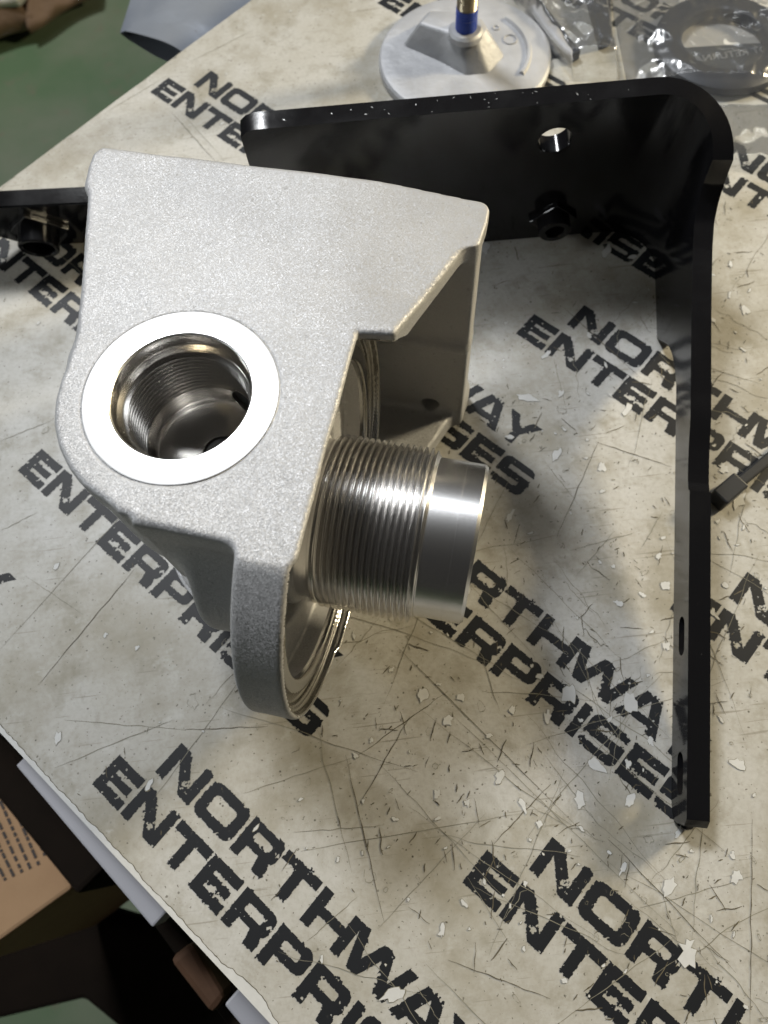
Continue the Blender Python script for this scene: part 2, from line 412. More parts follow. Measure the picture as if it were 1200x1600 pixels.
for k in range(-5, 10):
    for i in range(-3, 4):
        off = i * 0.833 * 0.4 + (k % 2) * 0.4165 * 0.4 + k * 0.0005
        P = A0 + U * off + V * (k * 0.2158 * 0.4)
        # keep only repeats inside the table and near the view
        mid = P + U * 0.115 + V * 0.02
        rel = mid - CORNER
        if not (-0.02 < rel.dot(U) and 0.004 < (P - CORNER).dot(V) ): continue
        if rel.dot(e2) < 0.12 or mid.y < -0.16 or mid.y > 0.68 or mid.x > 0.44: continue
        o = link('printed_words', word_mesh, 'printed_ink', liner)
        o.matrix_world = Matrix.Translation(P + Vector((0, 0, 0.00012))) @ rotU
# ---- scratches and peeled flecks
def strip(bmv, bmf, pl, w, z):
    """thin flat scratch along a polyline, tapering at both ends"""
    pl = [Vector((p.x, p.y, z)) for p in pl]
    n = len(pl); b = len(bmv)
    for i, p in enumerate(pl):
        d = (pl[min(i + 1, n - 1)] - pl[max(i - 1, 0)]).normalized(); nn = Vector((-d.y, d.x, 0))
        k = w * (0.25 + 0.75 * math.sin(math.pi * (i + 0.3) / (n - 0.4))) * (0.65 + 0.7 * random.random())
        bmv += [p + nn * k / 2, p - nn * k / 2]
    for i in range(n - 1): bmf.append((b + 2 * i, b + 2 * i + 1, b + 2 * i + 3, b + 2 * i + 2))
def wander(a, b, n, amp):
    d = (b - a); nn = Vector((-d.y, d.x, 0)).normalized() if d.length else Vector((1, 0, 0)); s = random.random() * 50
    return [a.lerp(b, i / (n - 1)) + nn * amp * mnoise.noise(Vector((i * 0.35, s, 0))) for i in range(n)]
LONG = [((0, 1015), (240, 750)), ((60, 1070), (210, 890)), ((0, 690), (85, 655)), ((100, 1125), (290, 1140)), ((290, 1140), (420, 1135)), ((85, 1200), (270, 1125)), ((240, 1250), (380, 1055)),
        ((540, 1180), (600, 1440)), ((590, 1450), (760, 1270)), ((380, 1240), (560, 1180)), ((560, 1180), (700, 1080)), ((470, 1330), (820, 1270)), ((700, 1110), (1060, 1460)), ((620, 1010), (900, 1290)), ((850, 1180), (935, 1290)),
        ((730, 1370), (800, 1480)), ((770, 1320), (860, 1225)), ((870, 1600), (1060, 1460)), ((1000, 1420), (1175, 1370)), ((1175, 1280), (1172, 1600)), ((905, 790), (850, 720)), ((900, 900), (960, 830)), ((870, 840), (935, 690)), ((1000, 860), (1035, 800)), ((890, 860), (1000, 830)),
        ((930, 690), (1050, 730)), ((295, 98), (400, 45)), ((160, 180), (262, 118)), ((268, 176), (345, 262)), ((280, 172), (350, 250)), ((1150, 730), (1200, 760)), ((1090, 1010), (1130, 1040)),
        ((740, 860), (800, 740)), ((600, 1100), (680, 900)), ((640, 1120), (560, 1260)), ((460, 1300), (600, 1290)), ((865, 560), (885, 640)), ((880, 480), (1000, 590)), ((1060, 560), (1190, 600)), ((480, 1470), (560, 1400)), ((700, 1500), (860, 1560)), ((1030, 1380), (1060, 1480)), ((650, 1540), (690, 1600)), ((950, 1310), (1150, 1520)), ((0, 830), (60, 800)), ((40, 900), (130, 960))]
sv, sf, fv, ff = [], [], [], []
for i, (p, q) in enumerate(LONG):
    a, b_ = px(*p), px(*q)
    fine = i % 3 != 1
    strip(fv if fine else sv, ff if fine else sf, wander(a, b_, 26, 0.0006), 0.00030 if fine else 0.00038, 0.00020 if fine else 0.00022)
def on_table(p): 
    r = p - CORNER
    return r.dot(V) > 0.006 and r.dot(U) > 0.006
CLUSTERS = [px(*q) for q in ((690, 1110), (930, 1090), (880, 860), (1000, 1060), (1120, 1490), (1150, 470), (1130, 700), (640, 1330), (760, 1250), (960, 1290), (1040, 1560), (560, 1180), (900, 640), (860, 1420), (380, 1120), (1170, 960))]
def rnd_table(dense):
    while True:
        if dense and random.random() < 0.5:
            c_ = random.choice(CLUSTERS); p = Vector((random.gauss(c_.x, 0.030), random.gauss(c_.y, 0.030), 0))
        else: p = Vector((random.uniform(-0.30, 0.36), random.uniform(-0.13, 0.62), 0))
        wgt = 0.25 + 0.75 * min(1, max(0, (p.x + 0.10) / 0.22)) if dense else 0.6
        if p.y > 0.36: wgt *= 0.35
        if on_table(p) and random.random() < wgt: return p
for i in range(800):                       # short nicks
    p = rnd_table(True); a = random.choice([random.gauss(1.0, 0.5), random.uniform(0, math.pi)]); L = random.choice([0.0012, 0.0016, 0.0022, 0.003, 0.004, 0.006, 0.012])
    q = p + Vector((math.cos(a), math.sin(a), 0)) * L
    strip(sv, sf, wander(p, q, 8, L * 0.08), random.uniform(0.00025, 0.0006), 0.00024)
for i in range(100):                        # hair scratches
    p = rnd_table(True); a = random.choice([random.gauss(0.9, 0.25), random.gauss(-0.75, 0.2), random.uniform(0, math.pi)]); L = random.uniform(0.02, 0.11)
    q = p + Vector((math.cos(a), math.sin(a), 0)) * L
    strip(fv, ff, wander(p, q, 18, 0.002), 0.00028, 0.00018)
def blob(p, r, el, ang, n=14, z=0.0, grow=0.0, seed=0.0):
    out = []
    for k in range(n):
        t = 2 * math.pi * (k + 0.45 * mnoise.noise(Vector((k * 1.7, seed, 2.0)))) / n
        rr = r * (1 + 0.75 * mnoise.noise(Vector((math.cos(t) * 1.4 + seed, math.sin(t) * 1.4, seed))) + 0.55 * mnoise.noise(Vector((math.cos(t) * 5 + seed, math.sin(t) * 5, seed)))) + grow
        x, y = rr * math.cos(t) * el, rr * math.sin(t)
        out.append(Vector((p.x + x * math.cos(ang) - y * math.sin(ang), p.y + x * math.sin(ang) + y * math.cos(ang), z)))
    return out
wv_, wf_ = [], []
PLACED = []
def fleck(p, r, el, ang, white=True):
    R_ = (r * 1.9 + 0.0003) * el
    if any((p - q).length < R_ + rq for q, rq in PLACED): return
    PLACED.append((p, R_))
    sd = random.random() * 90; n = 14
    i_ = blob(p, r, el, ang, n, 0.00030, 0.0, sd); o = blob(p, r, el, ang, n, 0.00030, random.uniform(0.00012, 0.00024), sd)
    b = len(fv); fv.extend(o); fv.extend(i_)
    for k in range(n):
        if random.random() < 0.86: ff.append((b + k, b + (k + 1) % n, b + n + (k + 1) % n, b + n + k))
    if white:
        b = len(wv_); wv_.extend(i_); wf_.append(tuple(range(b, b + n)))
for (x, y, r, el) in [(890, 1085, 7, 1.6), (660, 1085, 5, 1.4), (720, 1090, 4, 1.2), (640, 1060, 4, 1.8), (700, 1125, 5, 1.1), (920, 1065, 8, 1.3), (985, 1100, 7, 1.4), (1075, 1485, 9, 1.6), (1110, 1520, 8, 1.5), (1150, 1370, 5, 1.3), (800, 1110, 4, 1.3), (855, 1120, 4, 1.6), (940, 730, 5, 1.4), (870, 710, 4, 2.4), (1165, 485, 5, 1.6), (980, 640, 4, 2.6), (1130, 730, 6, 1.3),
                      (780, 1215, 4, 2.2), (730, 1255, 3, 1.2), (690, 1455, 3, 2.6), (845, 1100, 3, 1.5), (905, 1250, 6, 1.5), (985, 1250, 4, 1.8), (1145, 1335, 3.0, 1.2), (90, 1152, 3.5, 1.8), (1060, 1300, 3, 2.0), (1040, 1010, 4, 1.5), (1155, 780, 6, 1.8), (1030, 870, 3, 1.4), (165, 992, 2.6, 1.2), (88, 885, 2.6, 1.9), (60, 505, 1.8, 1.8), (215, 1012, 2, 1.4)]:
    fleck(px(x, y), r * 0.00044, el, random.uniform(0.6, 1.6))
for i in range(520):
    p = rnd_table(True); fleck(p, random.choice([0.0004, 0.0005, 0.0007, 0.0007, 0.001, 0.0014, 0.0024]), random.uniform(1, 2.6), random.uniform(0, 3.1), random.random() < 0.62)
# bare strip where the liner's edge has worn through, with its dark outline
NS = 700; prevk = None; inner = []
for i in range(NS):
    x = 0.02 + i * 0.00115
    k = 0.0022 + 0.0007 * mnoise.noise(Vector((x * 60, 1.7, 0))) + 0.0008 * mnoise.noise(Vector((x * 340, 5.2, 0))) + 0.006 * max(0, mnoise.noise(Vector((x * 22, 9.1, 0))) - 0.22)
    inner.append((CORNER + e2 * x, max(0.0009, k)))
b0_ = len(wv_)
for p, k in inner: wv_ += [p + V * 0.0006 + Vector((0, 0, 0.00030)), p + V * (0.0006 + k) + Vector((0, 0, 0.00030))]
wf_ += [(b0_ + 2 * i, b0_ + 2 * i + 2, b0_ + 2 * i + 3, b0_ + 2 * i + 1) for i in range(NS - 1)]
b0_ = len(sv)
for p, k in inner: sv += [p + V * (0.0006 + k) + Vector((0, 0, 0.00033)), p + V * (0.0006 + k + 0.00022 + 0.0002 * random.random()) + Vector((0, 0, 0.00033))]
sf += [(b0_ + 2 * i, b0_ + 2 * i + 2, b0_ + 2 * i + 3, b0_ + 2 * i + 1) for i in range(NS - 1)]
o = link('scratch_marks', mesh('scratch', sv, sf), 'dirt_line', liner); tag(o, kind='stuff')
o = link('hair_scratches', mesh('hair', fv, ff), 'faint_scratch', liner); tag(o, kind='stuff')
o = link('peeled_flecks', mesh('flecks', wv_, wf_), 'bare_white_backing', liner); tag(o, kind='stuff')

# ================================================================== FILTER HEAD
PS = math.radians(-17.85)
HX = Vector((-0.0687, 0.1526, 0.1597))
MM = 0.001
# local frame: a = nipple axis, m = towards the mounting pad, p = up; metres after scaling
HROT = Matrix(((math.cos(PS), -math.sin(PS), 0), (math.sin(PS), math.cos(PS), 0), (0, 0, 1)))
head = empty('filter_head', (HX.x, HX.y, 0.0), HROT)
tag(head, 'cast aluminium filter head with round threaded port and nipple, standing on the printed bench', 'filter head')
ZT = HX.z * 1000                      # height of the top face, mm
def h_link(name, me, mat, parent=None, smooth=True):
    o = link(name, me, mat, parent or head)
    if smooth: smooth_by_angle(o, 40)
    return o
def outline():
    P = [(-69, 110.5), (94.5, 110.5), (96.5, 108), (96.5, 101), (72, 39.5), (58.0, 37.5), (56.0, -53), (36, -52.4), (6, -50), (-8, -48.2)]
    for k in range(0, 8):
        t = math.radians(252 - k * 12.0); P.append((46.2 * math.cos(t), 46.2 * math.sin(t)))
    P += [(-45, 6), (-46.5, 18), (-51, 31), (-71.5, 100), (-72, 107)]
    return P
H_ = 0.9
ga = np.arange(-78, 104, H_, dtype=np.float32); gm = np.arange(-102, 117, H_, dtype=np.float32); gp = np.arange(-162, 4, H_, dtype=np.float32)
A2, M2 = np.meshgrid(ga, gm, indexing='ij')
def poly_sdf(P):
    d = np.full(A2.shape, 1e9, np.float32); ins = inpoly(A2, M2, P); n = len(P)
    for i in range(n):
        x1, y1 = P[i]; x2, y2 = P[(i + 1) % n]; ex, ey = x2 - x1, y2 - y1
        t = np.clip(((A2 - x1) * ex + (M2 - y1) * ey) / (ex * ex + ey * ey + 1e-9), 0, 1)
        d = np.minimum(d, np.hypot(A2 - x1 - t * ex, M2 - y1 - t * ey))
    return np.where(ins, -d, d).astype(np.float32)
Am, Mm, Pm = ga[:, None, None], gm[None, :, None], gp[None, None, :]
def ext(d2, lo, hi, r):
    """extrude with rounding r; hi may be an array over (a, m)"""
    hi = np.asarray(hi, np.float32)
    if hi.ndim == 2: hi = hi[:, :, None]
    w0 = d2[:, :, None] + r; w1 = np.maximum(Pm - hi, lo - Pm) + r
    return np.minimum(np.maximum(w0, w1), 0) + np.sqrt(np.maximum(w0, 0) ** 2 + np.maximum(w1, 0) ** 2) - r
def box(a0, a1, m0, m1, p0, p1, r):
    x = np.maximum(a0 - Am, Am - a1) + r; y = np.maximum(m0 - Mm, Mm - m1) + r; z = np.maximum(p0 - Pm, Pm - p1) + r
    return np.sqrt(np.maximum(x, 0) ** 2 + np.maximum(y, 0) ** 2 + np.maximum(z, 0) ** 2) + np.minimum(np.maximum(np.maximum(x, y), z), 0) - r
NM, NP = -11.7, -73.4
RA = np.hypot(Mm - NM, Pm - NP)           # distance from the nipple axis
RV = np.hypot(Am, Mm) + 0 * Pm            # distance from the port axis
def cyl(rad, axis, rr, lo, hi, r):
    w0 = rad - rr + r; w1 = np.maximum(axis - hi, lo - axis) + r
    return np.minimum(np.maximum(w0, w1), 0) + np.sqrt(np.maximum(w0, 0) ** 2 + np.maximum(w1, 0) ** 2) - r
def smin(a, b, k):
    h = np.maximum(k - np.abs(a - b), 0) / k
    return np.minimum(a, b) - h * h * k * 0.25
def smax(a, b, k): return -smin(-a, -b, k)
poly = poly_sdf(outline())
slope = np.clip((A2 - 33 - 0.05 * (M2 - 60)) , 0, None) * 0.105 * np.clip((M2 - 30) / 30, 0, 1)
top_h = (-slope).astype(np.float32)
top_poly2 = np.minimum(np.hypot(A2, M2) - 46.2, np.maximum(np.maximum(-A2 - 2, A2 - 45), np.maximum(-51.2 - M2, M2 - 40)))
D = ext(poly, -15, top_h, 2.4)
D = smin(D, ext(top_poly2.astype(np.float32), -64, -1.5, 2.5), 4)
D = smin(D, ext(poly, -157, -143, 2.0), 5)
D = smin(D, cyl(RV, Pm, 41.0, -150, -5, 2), 9)
D = smin(D, box(4, 44, -43, 30, -150, -20, 4), 8)
D = smin(D, box(-50, 46, 6, 104, -148, -4, 5), 8)
pad = box(-70, 96.5, 89, 110.5, -157, -2, 2.2)
ridge = box(20, 96, 86.5, 100, -81, -76, 2.4)
D = smin(D, smin(pad, ridge, 5), 6)
flange = cyl(RA, Am, 86.3, 36.0, 55.7, 2.2)
D = smin(D, flange, 5)
D = smin(D, cyl(RA, Am, 56, 8, 44, 4), 12)
D = np.maximum(D, Pm - np.asarray(top_h)[:, :, None])          # flat top through everything
D = smax(D, Pm - 0.0 + 0 * Am, 2.5)
# gasket recess, kept below the flat top
clip_top = Pm + 3.2
D = smax(D, -np.maximum(cyl(RA, Am, 83.6, 51.8, 80, 0.6), clip_top), 0.8)
D = smax(D, -cyl(RA, Am, 69.5, 40, 80, 1.5), 1.6)
D = smax(D, -cyl(RA, Am, 49, 30, 80, 4), 3)
groove = np.maximum(np.maximum(RA - 80.5, 76.5 - RA), 49.4 - Am)
D = smax(D, -np.maximum(groove, clip_top), 0.6)
D = smin(D, cyl(RA, Am, 39.0, 20, 44, 3), 3)
# port and oil ways
D = smax(D, -cyl(RV, Pm, 36.4, -1.4, 10, 0.3), 0.4)
D = np.maximum(D, -cyl(RV, Pm, 29.5, -62, 10, 1))
ch_, sh_ = math.cos(math.radians(65)), math.sin(math.radians(65))
c1 = np.hypot(-Am * sh_ + Mm * ch_, Pm + 39.0) - 6.5; D = np.maximum(D, -np.maximum(c1, np.maximum(15 - (Am * ch_ + Mm * sh_), (Am * ch_ + Mm * sh_) - 48)))
c2 = np.hypot(Am - 3, Mm - 1) - 9 + 0 * Pm; D = np.maximum(D, -np.maximum(c2, np.maximum(-140 - Pm, Pm + 50)))
c3 = np.hypot(Am - 78, Pm + 137) - 5.0 + 0 * Mm; D = np.maximum(D, -np.maximum(c3, 80 - Mm))
D = D.astype(np.float32)
# light unevenness of the sand casting
lump = smooth_noise(A2.shape, 16, 21).astype(np.float32)[:, :, None] * 0.10
D = D + np.where(Pm < -1.0, lump, lump * 0.6)
# surface nets
def surface_nets(D):
    s = D < 0
    c = np.zeros((D.shape[0] - 1, D.shape[1] - 1, D.shape[2] - 1), np.int8)
    for i in (0, 1):
        for j in (0, 1):
            for k in (0, 1):
                c += s[i:i + c.shape[0], j:j + c.shape[1], k:k + c.shape[2]]
    act = (c > 0) & (c < 8)
    idx = np.full(c.shape, -1, np.int32); ijk = np.argwhere(act); idx[act] = np.arange(len(ijk))
    acc = np.zeros((len(ijk), 3), np.float64); cnt = np.zeros(len(ijk))
    i0, j0, k0 = ijk.T
    corner = [(a, b, d) for a in (0, 1) for b in (0, 1) for d in (0, 1)]
    for p in corner:
        for ax in range(3):
            if p[ax]: continue
            q = list(p); q[ax] = 1
            v0 = D[i0 + p[0], j0 + p[1], k0 + p[2]]; v1 = D[i0 + q[0], j0 + q[1], k0 + q[2]]
            x = (v0 < 0) != (v1 < 0)
            t = np.where(x, v0 / np.where(x, v0 - v1, 1), 0)
            pt = np.stack([np.full(len(t), p[0], float), np.full(len(t), p[1], float), np.full(len(t), p[2], float)], 1); pt[:, ax] += t
            acc[x] += pt[x]; cnt[x] += 1
    V_ = ijk + acc / cnt[:, None]
    quads = []
    for ax in range(3):
        sl0 = [slice(None)] * 3; sl1 = [slice(None)] * 3; sl0[ax] = slice(0, -1); sl1[ax] = slice(1, None)
        cr_ = s[tuple(sl0)] != s[tuple(sl1)]
        o1, o2 = [(1, 2), (2, 0), (0, 1)][ax]
        e = np.argwhere(cr_); e = e[(e[:, o1] > 0) & (e[:, o2] > 0) & (e[:, o1] < D.shape[o1] - 1) & (e[:, o2] < D.shape[o2] - 1)]
        def cell(da, db):
            q = e.copy(); q[:, o1] -= da; q[:, o2] -= db; return idx[q[:, 0], q[:, 1], q[:, 2]]
        Q = np.stack([cell(1, 1), cell(0, 1), cell(0, 0), cell(1, 0)], 1)
        flip = ~s[e[:, 0], e[:, 1], e[:, 2]]
        Q[flip] = Q[flip][:, ::-1]; quads.append(Q)
    Q = np.concatenate(quads); return V_, Q[(Q >= 0).all(1)]
SV, SQ = surface_nets(D)
def grad_project(V_, D, it=2):
    for _ in range(it):
        b = np.clip(np.floor(V_).astype(int), 0, np.array(D.shape) - 2); f_ = V_ - b
        def tri(b, f_):
            r = 0
            for a in (0, 1):
                for c in (0, 1):
                    for d in (0, 1):
                        w = (f_[:, 0] if a else 1 - f_[:, 0]) * (f_[:, 1] if c else 1 - f_[:, 1]) * (f_[:, 2] if d else 1 - f_[:, 2])
                        r = r + w * D[b[:, 0] + a, b[:, 1] + c, b[:, 2] + d]
            return r
        v = tri(b, f_); g = np.zeros_like(V_)
        for ax in range(3):
            e = np.zeros(3); e[ax] = 0.5
            vp, vm = V_ + e, V_ - e
            bp = np.clip(np.floor(vp).astype(int), 0, np.array(D.shape) - 2); bm_ = np.clip(np.floor(vm).astype(int), 0, np.array(D.shape) - 2)
            g[:, ax] = tri(bp, vp - bp) - tri(bm_, vm - bm_)
        n2 = (g ** 2).sum(1) + 1e-6
        st = np.clip(v / n2, -0.4, 0.4)
        V_ = V_ - g * st[:, None] * 0.9
    return V_
SV = grad_project(SV, D)
SV = SV * H_ + np.array([ga[0], gm[0], gp[0]])
del D
cen = SV[SQ].mean(1)
rr = np.hypot(cen[:, 1] - NM, cen[:, 2] - NP)
seat = (cen[:, 0] > 48.2) & (rr < 84.6) & (rr > 68.8) & (cen[:, 2] < -2.2)
def sub(mask):
    q = SQ[mask]; u, inv = np.unique(q, return_inverse=True)
    return (SV[u] + np.array([0, 0, ZT])) * MM, inv.reshape(q.shape)
v, q = sub(~seat); o = link('casting_body', np_mesh('casting_body', v, q), 'cast_aluminium', head, True)
tag(o, label='sand-blasted grey cast body with mounting pad and round flange')
v, q = sub(seat); o = link('gasket_seat', np_mesh('gasket_seat', v, q), 'machined_seat', head, True)
tag(o, label='smooth machined stepped ring inside the round flange')

def helix(r_root, r_crest, z0, z1, pitch, seg=150, fade=1.0, inner=False):
    """threaded surface about local Z from z0 to z1; mesh rows follow the thread"""
    prof = np.array([0, 0, .36, .72, 1, 1, .72, .36]); per = 8
    n = int((z1 - z0) / pitch * per) + 1
    ks = np.arange(-per, n + 1); th = np.arange(seg) / seg
    Z = z0 + pitch * (ks[:, None] / per + th[None, :])
    f1 = np.clip((Z - z0) / (fade * pitch), 0, 1) * np.clip((z1 - Z) / (0.6 * pitch), 0, 1)
    Z = np.clip(Z, z0, z1)
    R = r_root + (r_crest - r_root) * prof[ks % per][:, None] * f1
    T = 2 * np.pi * th[None, :] + 0 * Z
    v = np.stack([R * np.cos(T), R * np.sin(T), Z], 2).reshape(-1, 3)
    q = []
    nr = len(ks); r = np.arange(nr - 1)
    for jj in range(seg):
        if jj < seg - 1: q.append(np.stack([r * seg + jj, r * seg + jj + 1, (r + 1) * seg + jj + 1, (r + 1) * seg + jj], 1))
        else:
            r2 = np.arange(nr - 1 - per)
            q.append(np.stack([r2 * seg + jj, (r2 + per) * seg, (r2 + per + 1) * seg, (r2 + 1) * seg + jj], 1))
    q = np.concatenate(q)
    ok = np.ones(len(q), bool)
    zq = v[q][:, :, 2]; ok = (zq.max(1) - zq.min(1)) > 1e-7
    q = q[ok]
    if inner: q = q[:, ::-1]
    return v, q
# port: spot face, counterbore, thread, blind bore
port = h_link('port_face', lathe([(36.3 * MM, (ZT - 1.3) * MM), (36.3 * MM, (ZT - 0.55) * MM), (36.0 * MM, (ZT - 0.45) * MM), (26.7 * MM, (ZT - 0.45) * MM), (26.0 * MM, (ZT - 1.2) * MM)], 160), 'spot_faced_aluminium')
tag(port, label='bright spot-faced ring around the open port')
pc = lathe([(r * MM, (ZT - h) * MM) for r, h in ((26.0, 1.2), (26.0, 7.0), (25.8, 7.3), (24.6, 9.4))], 128)
h_link('counterbore', pc, 'bore_aluminium', port)
v, q = helix(24.8, 22.9, ZT - 34, ZT - 9.2, 2.3, inner=True, fade=1.0)
me = np_mesh('port_thread', v * MM, q); h_link('port_thread', me, 'bore_aluminium', port)
bore = h_link('blind_bore', lathe([(r * MM, (ZT - h) * MM) for r, h in ((24.8, 34.0), (23.4, 34.8), (23.2, 43.0), (21.5, 45.5), (9, 50), (0.05, 50.5), (0.05, 52.5), (11, 52.0), (23, 48), (24.6, 45.5), (25.2, 34.0))], 96, closed=True), 'bore_aluminium', port)
c65, s65 = math.cos(math.radians(65)), math.sin(math.radians(65))
cut1 = link('c', cyl_between((0.015 * c65, 0.015 * s65, (ZT - 39.0) * MM), (0.04 * c65, 0.04 * s65, (ZT - 39.0) * MM), 0.0058), None)
cut2 = link('c', cyl_between((0.003, 0.001, (ZT - 80) * MM), (0.003, 0.001, (ZT - 38) * MM), 0.0080), None)
for c_ in (cut1, cut2): c_.matrix_world = Matrix.Translation((HX.x, HX.y, 0)) @ HROT.to_4x4()
bpy.context.view_layer.update()
boolean_cut(bore, [cut1, cut2]); smooth_by_angle(bore, 40)

# nipple: its own Z axis along the filter head's a axis
NROT = Matrix(((0, 0, 1), (1, 0, 0), (0, 1, 0)))      # z -> a, x -> m, y -> p
nip = link('nipple', np_mesh('nipple', *(lambda vq: (vq[0] * MM, vq[1]))(helix(35.2, 38.1, 51.5, 94.4, 2.68, seg=200, fade=0.6))), 'threaded_aluminium', head); smooth_by_angle(nip, 30)
nip.matrix_local = Matrix.Translation((0, NM * MM, (ZT + NP) * MM)) @ NROT.to_4x4()
tag(nip, label='threaded part of the nipple')
o = link('nipple_base', lathe([(r * MM, h * MM) for r, h in ((35.2, 30), (35.2, 49.5), (36.9, 50.0), (37.2, 51.0), (35.2, 51.6))], 128), 'threaded_aluminium', nip); smooth_by_angle(o)
o = link('nipple_sleeve', lathe([(r * MM, h * MM) for r, h in ((35.3, 94.4), (34.7, 94.8), (34.7, 106.4), (34.58, 106.5), (34.58, 106.7), (34.7, 106.8), (34.7, 114.0), (33.6, 115.4), (30.6, 115.4), (29.9, 114.8), (29.9, 60))], 160), 'turned_aluminium', nip); smooth_by_angle(o, 25)
tag(o, label='smooth turned end sleeve of the nipple')
# milled mounting face on the back of the pad
o = h_link('mounting_face', prism([(-0.066, 0.1098), (0.0925, 0.1098), (0.0925, 0.1112), (-0.066, 0.1112)], 0.0045, (ZT - 14.0) * MM, 0.0003, 1), 'turned_aluminium', None, False)
tag(o, label='smooth milled mounting face on the back of the casting')
# machined foot ring of the lower port
o = h_link('lower_port_ring', lathe([(r * MM, h * MM) for r, h in ((47.6, 0.3), (48.1, 1.0), (48.1, 12.5), (47.2, 13.3), (44.0, 13.6))], 128), 'cast_aluminium')

# ================================================================== BLACK BRACKET
O_ = Vector((0.19495, 0.33490, 0.0)); BE = Vector((-0.99893, 0.04629, 0)); BW_ = Vector((-0.00668, -0.14419, 0.98953)); BD = Vector((-0.04581, -0.98847, -0.14435)); BA = Vector((-0.21531, -0.96613, -0.14224))
br = empty('angle_bracket', O_)
tag(br, 'large glossy black bent steel bracket standing on edge with a long narrow arm', 'bracket')
TH = 10.4
def interp(x, xs, ys): return float(np.interp(x, xs, ys))
# path of the inner face in bracket plan: along -e from the left end to the bend, an arc, then along the arm
def bracket_path():
    out = []   # (pos2d in (e, a) coords, tangent param, s_kind, value)
    ang = math.acos(max(-1, min(1, BE.dot(BA)))); r = 27.0
    t_len = r / math.tan(ang / 2)
    e3 = BE; a3 = BA
    for u in [244, 240.5] + list(np.linspace(236, t_len, 26)): out.append((e3 * u, 'plate', u))
    n_in = (e3 + a3).normalized(); cdist = r / math.sin(ang / 2); cen = n_in * cdist
    p0 = e3 * t_len - cen; p1 = a3 * t_len - cen
    tot = p0.angle(p1)
    for k in range(1, 14):
        q = Matrix.Rotation(tot * k / 14 * (1 if p0.cross(p1).dot(BW_) > 0 else -1), 3, BW_) @ p0
        out.append((cen + q, 'bend', k / 14))
    ds = sorted(set(list(np.linspace(t_len, 60, 14)) + list(np.linspace(62, 130, 30)) + list(np.linspace(135, 350, 40)) + [168, 174, 180, 186, 191, 194.8, 195.6, 350.5, 352, 353.5]))
    for d in ds: out.append((a3 * d, 'arm', d))
    return out, t_len
bp, T_LEN = bracket_path()
n_plate = BE.cross(BW_).normalized()
if n_plate.dot(BA) > 0: n_plate = -n_plate
n_arm = BA.cross(BW_).normalized()
if n_arm.dot(BE) > 0: n_arm = -n_arm
bv = []; bf = []
for p, kind, s in bp:
    if kind == 'plate': n = n_plate; lo = interp(s, [232, 244], [0, 26]); hi = interp(s, [239, 244], [116.7, 112])
    elif kind == 'bend': n = n_plate.lerp(n_arm, s).normalized(); lo = 0; hi = 116.7 - 18.5 * s ** 2.2
    else:
        n = n_arm
        hi = interp(s, [T_LEN, 30, 38, 46, 60, 85, 110, 158, 172, 188, 194.6, 195.4, 330, 350, 354], [98, 92, 81, 75, 72.6, 71.5, 71.2, 71.2, 69.0, 68.2, 68.6, 71.0, 70.8, 70.8, 67])
        lo = interp(s, [70, 77, 84, 92, 99, 108, 118, 130, 345, 350, 354], [0, 3, 12, 24, 34, 41, 45.5, 48.6, 49.6, 51, 54])
    for (t, w) in ((0, lo), (0, hi), (TH, hi), (TH, lo)):
        bv.append((p + n * t + BW_ * w) * MM)
k = len(bp)
for i in range(k - 1):
    for j in range(4):
        bf.append((4 * i + j, 4 * i + (j + 1) % 4, 4 * i + 4 + (j + 1) % 4, 4 * i + 4 + j))
bf.append((0, 1, 2, 3)); bf.append((4 * k - 4, 4 * k - 1, 4 * k - 2, 4 * k - 3))
me = mesh('plate', bv, bf); fix_normals(me)
plate = link('plate', me, 'black_powder_coat', br)
cutters = []
def b_pt(u, w, t): return O_ + (BE * u + BW_ * w + n_plate * t) * MM
def a_pt(d, w, t): return O_ + (BA * d + BW_ * w + n_arm * t) * MM
cutters.append(link('c', cyl_between(b_pt(80, 90, -5), b_pt(80, 90, TH + 5), 0.0092, 40), None))
cutters.append(link('c', cyl_between(b_pt(69, 22, -30), b_pt(69, 22, TH + 5), 0.0055, 40), None))
for d in (267, 331):
    c_ = cyl_between(a_pt(d, 61.5, -5), a_pt(d, 61.5, TH + 5), 0.0040, 24)
    bm = bmesh.new(); bm.from_mesh(c_)
    ctr = a_pt(d, 61.5, 0)
    for vv in bm.verts:
        s_ = (vv.co - ctr).dot(BA); vv.co += BA * (0.0055 if s_ > 0 else -0.0055)
    bm.to_mesh(c_); bm.free(); cutters.append(link('c', c_, None))
bpy.context.view_layer.update()
boolean_cut(plate, cutters)
md = plate.modifiers.new('edge', 'BEVEL'); md.width = 0.0006; md.segments = 2; md.limit_method = 'ANGLE'; md.angle_limit = math.radians(40)
dg = bpy.context.evaluated_depsgraph_get(); me = bpy.data.meshes.new_from_object(plate.evaluated_get(dg)); plate.modifiers.clear(); plate.data = me
smooth_by_angle(plate, 20)
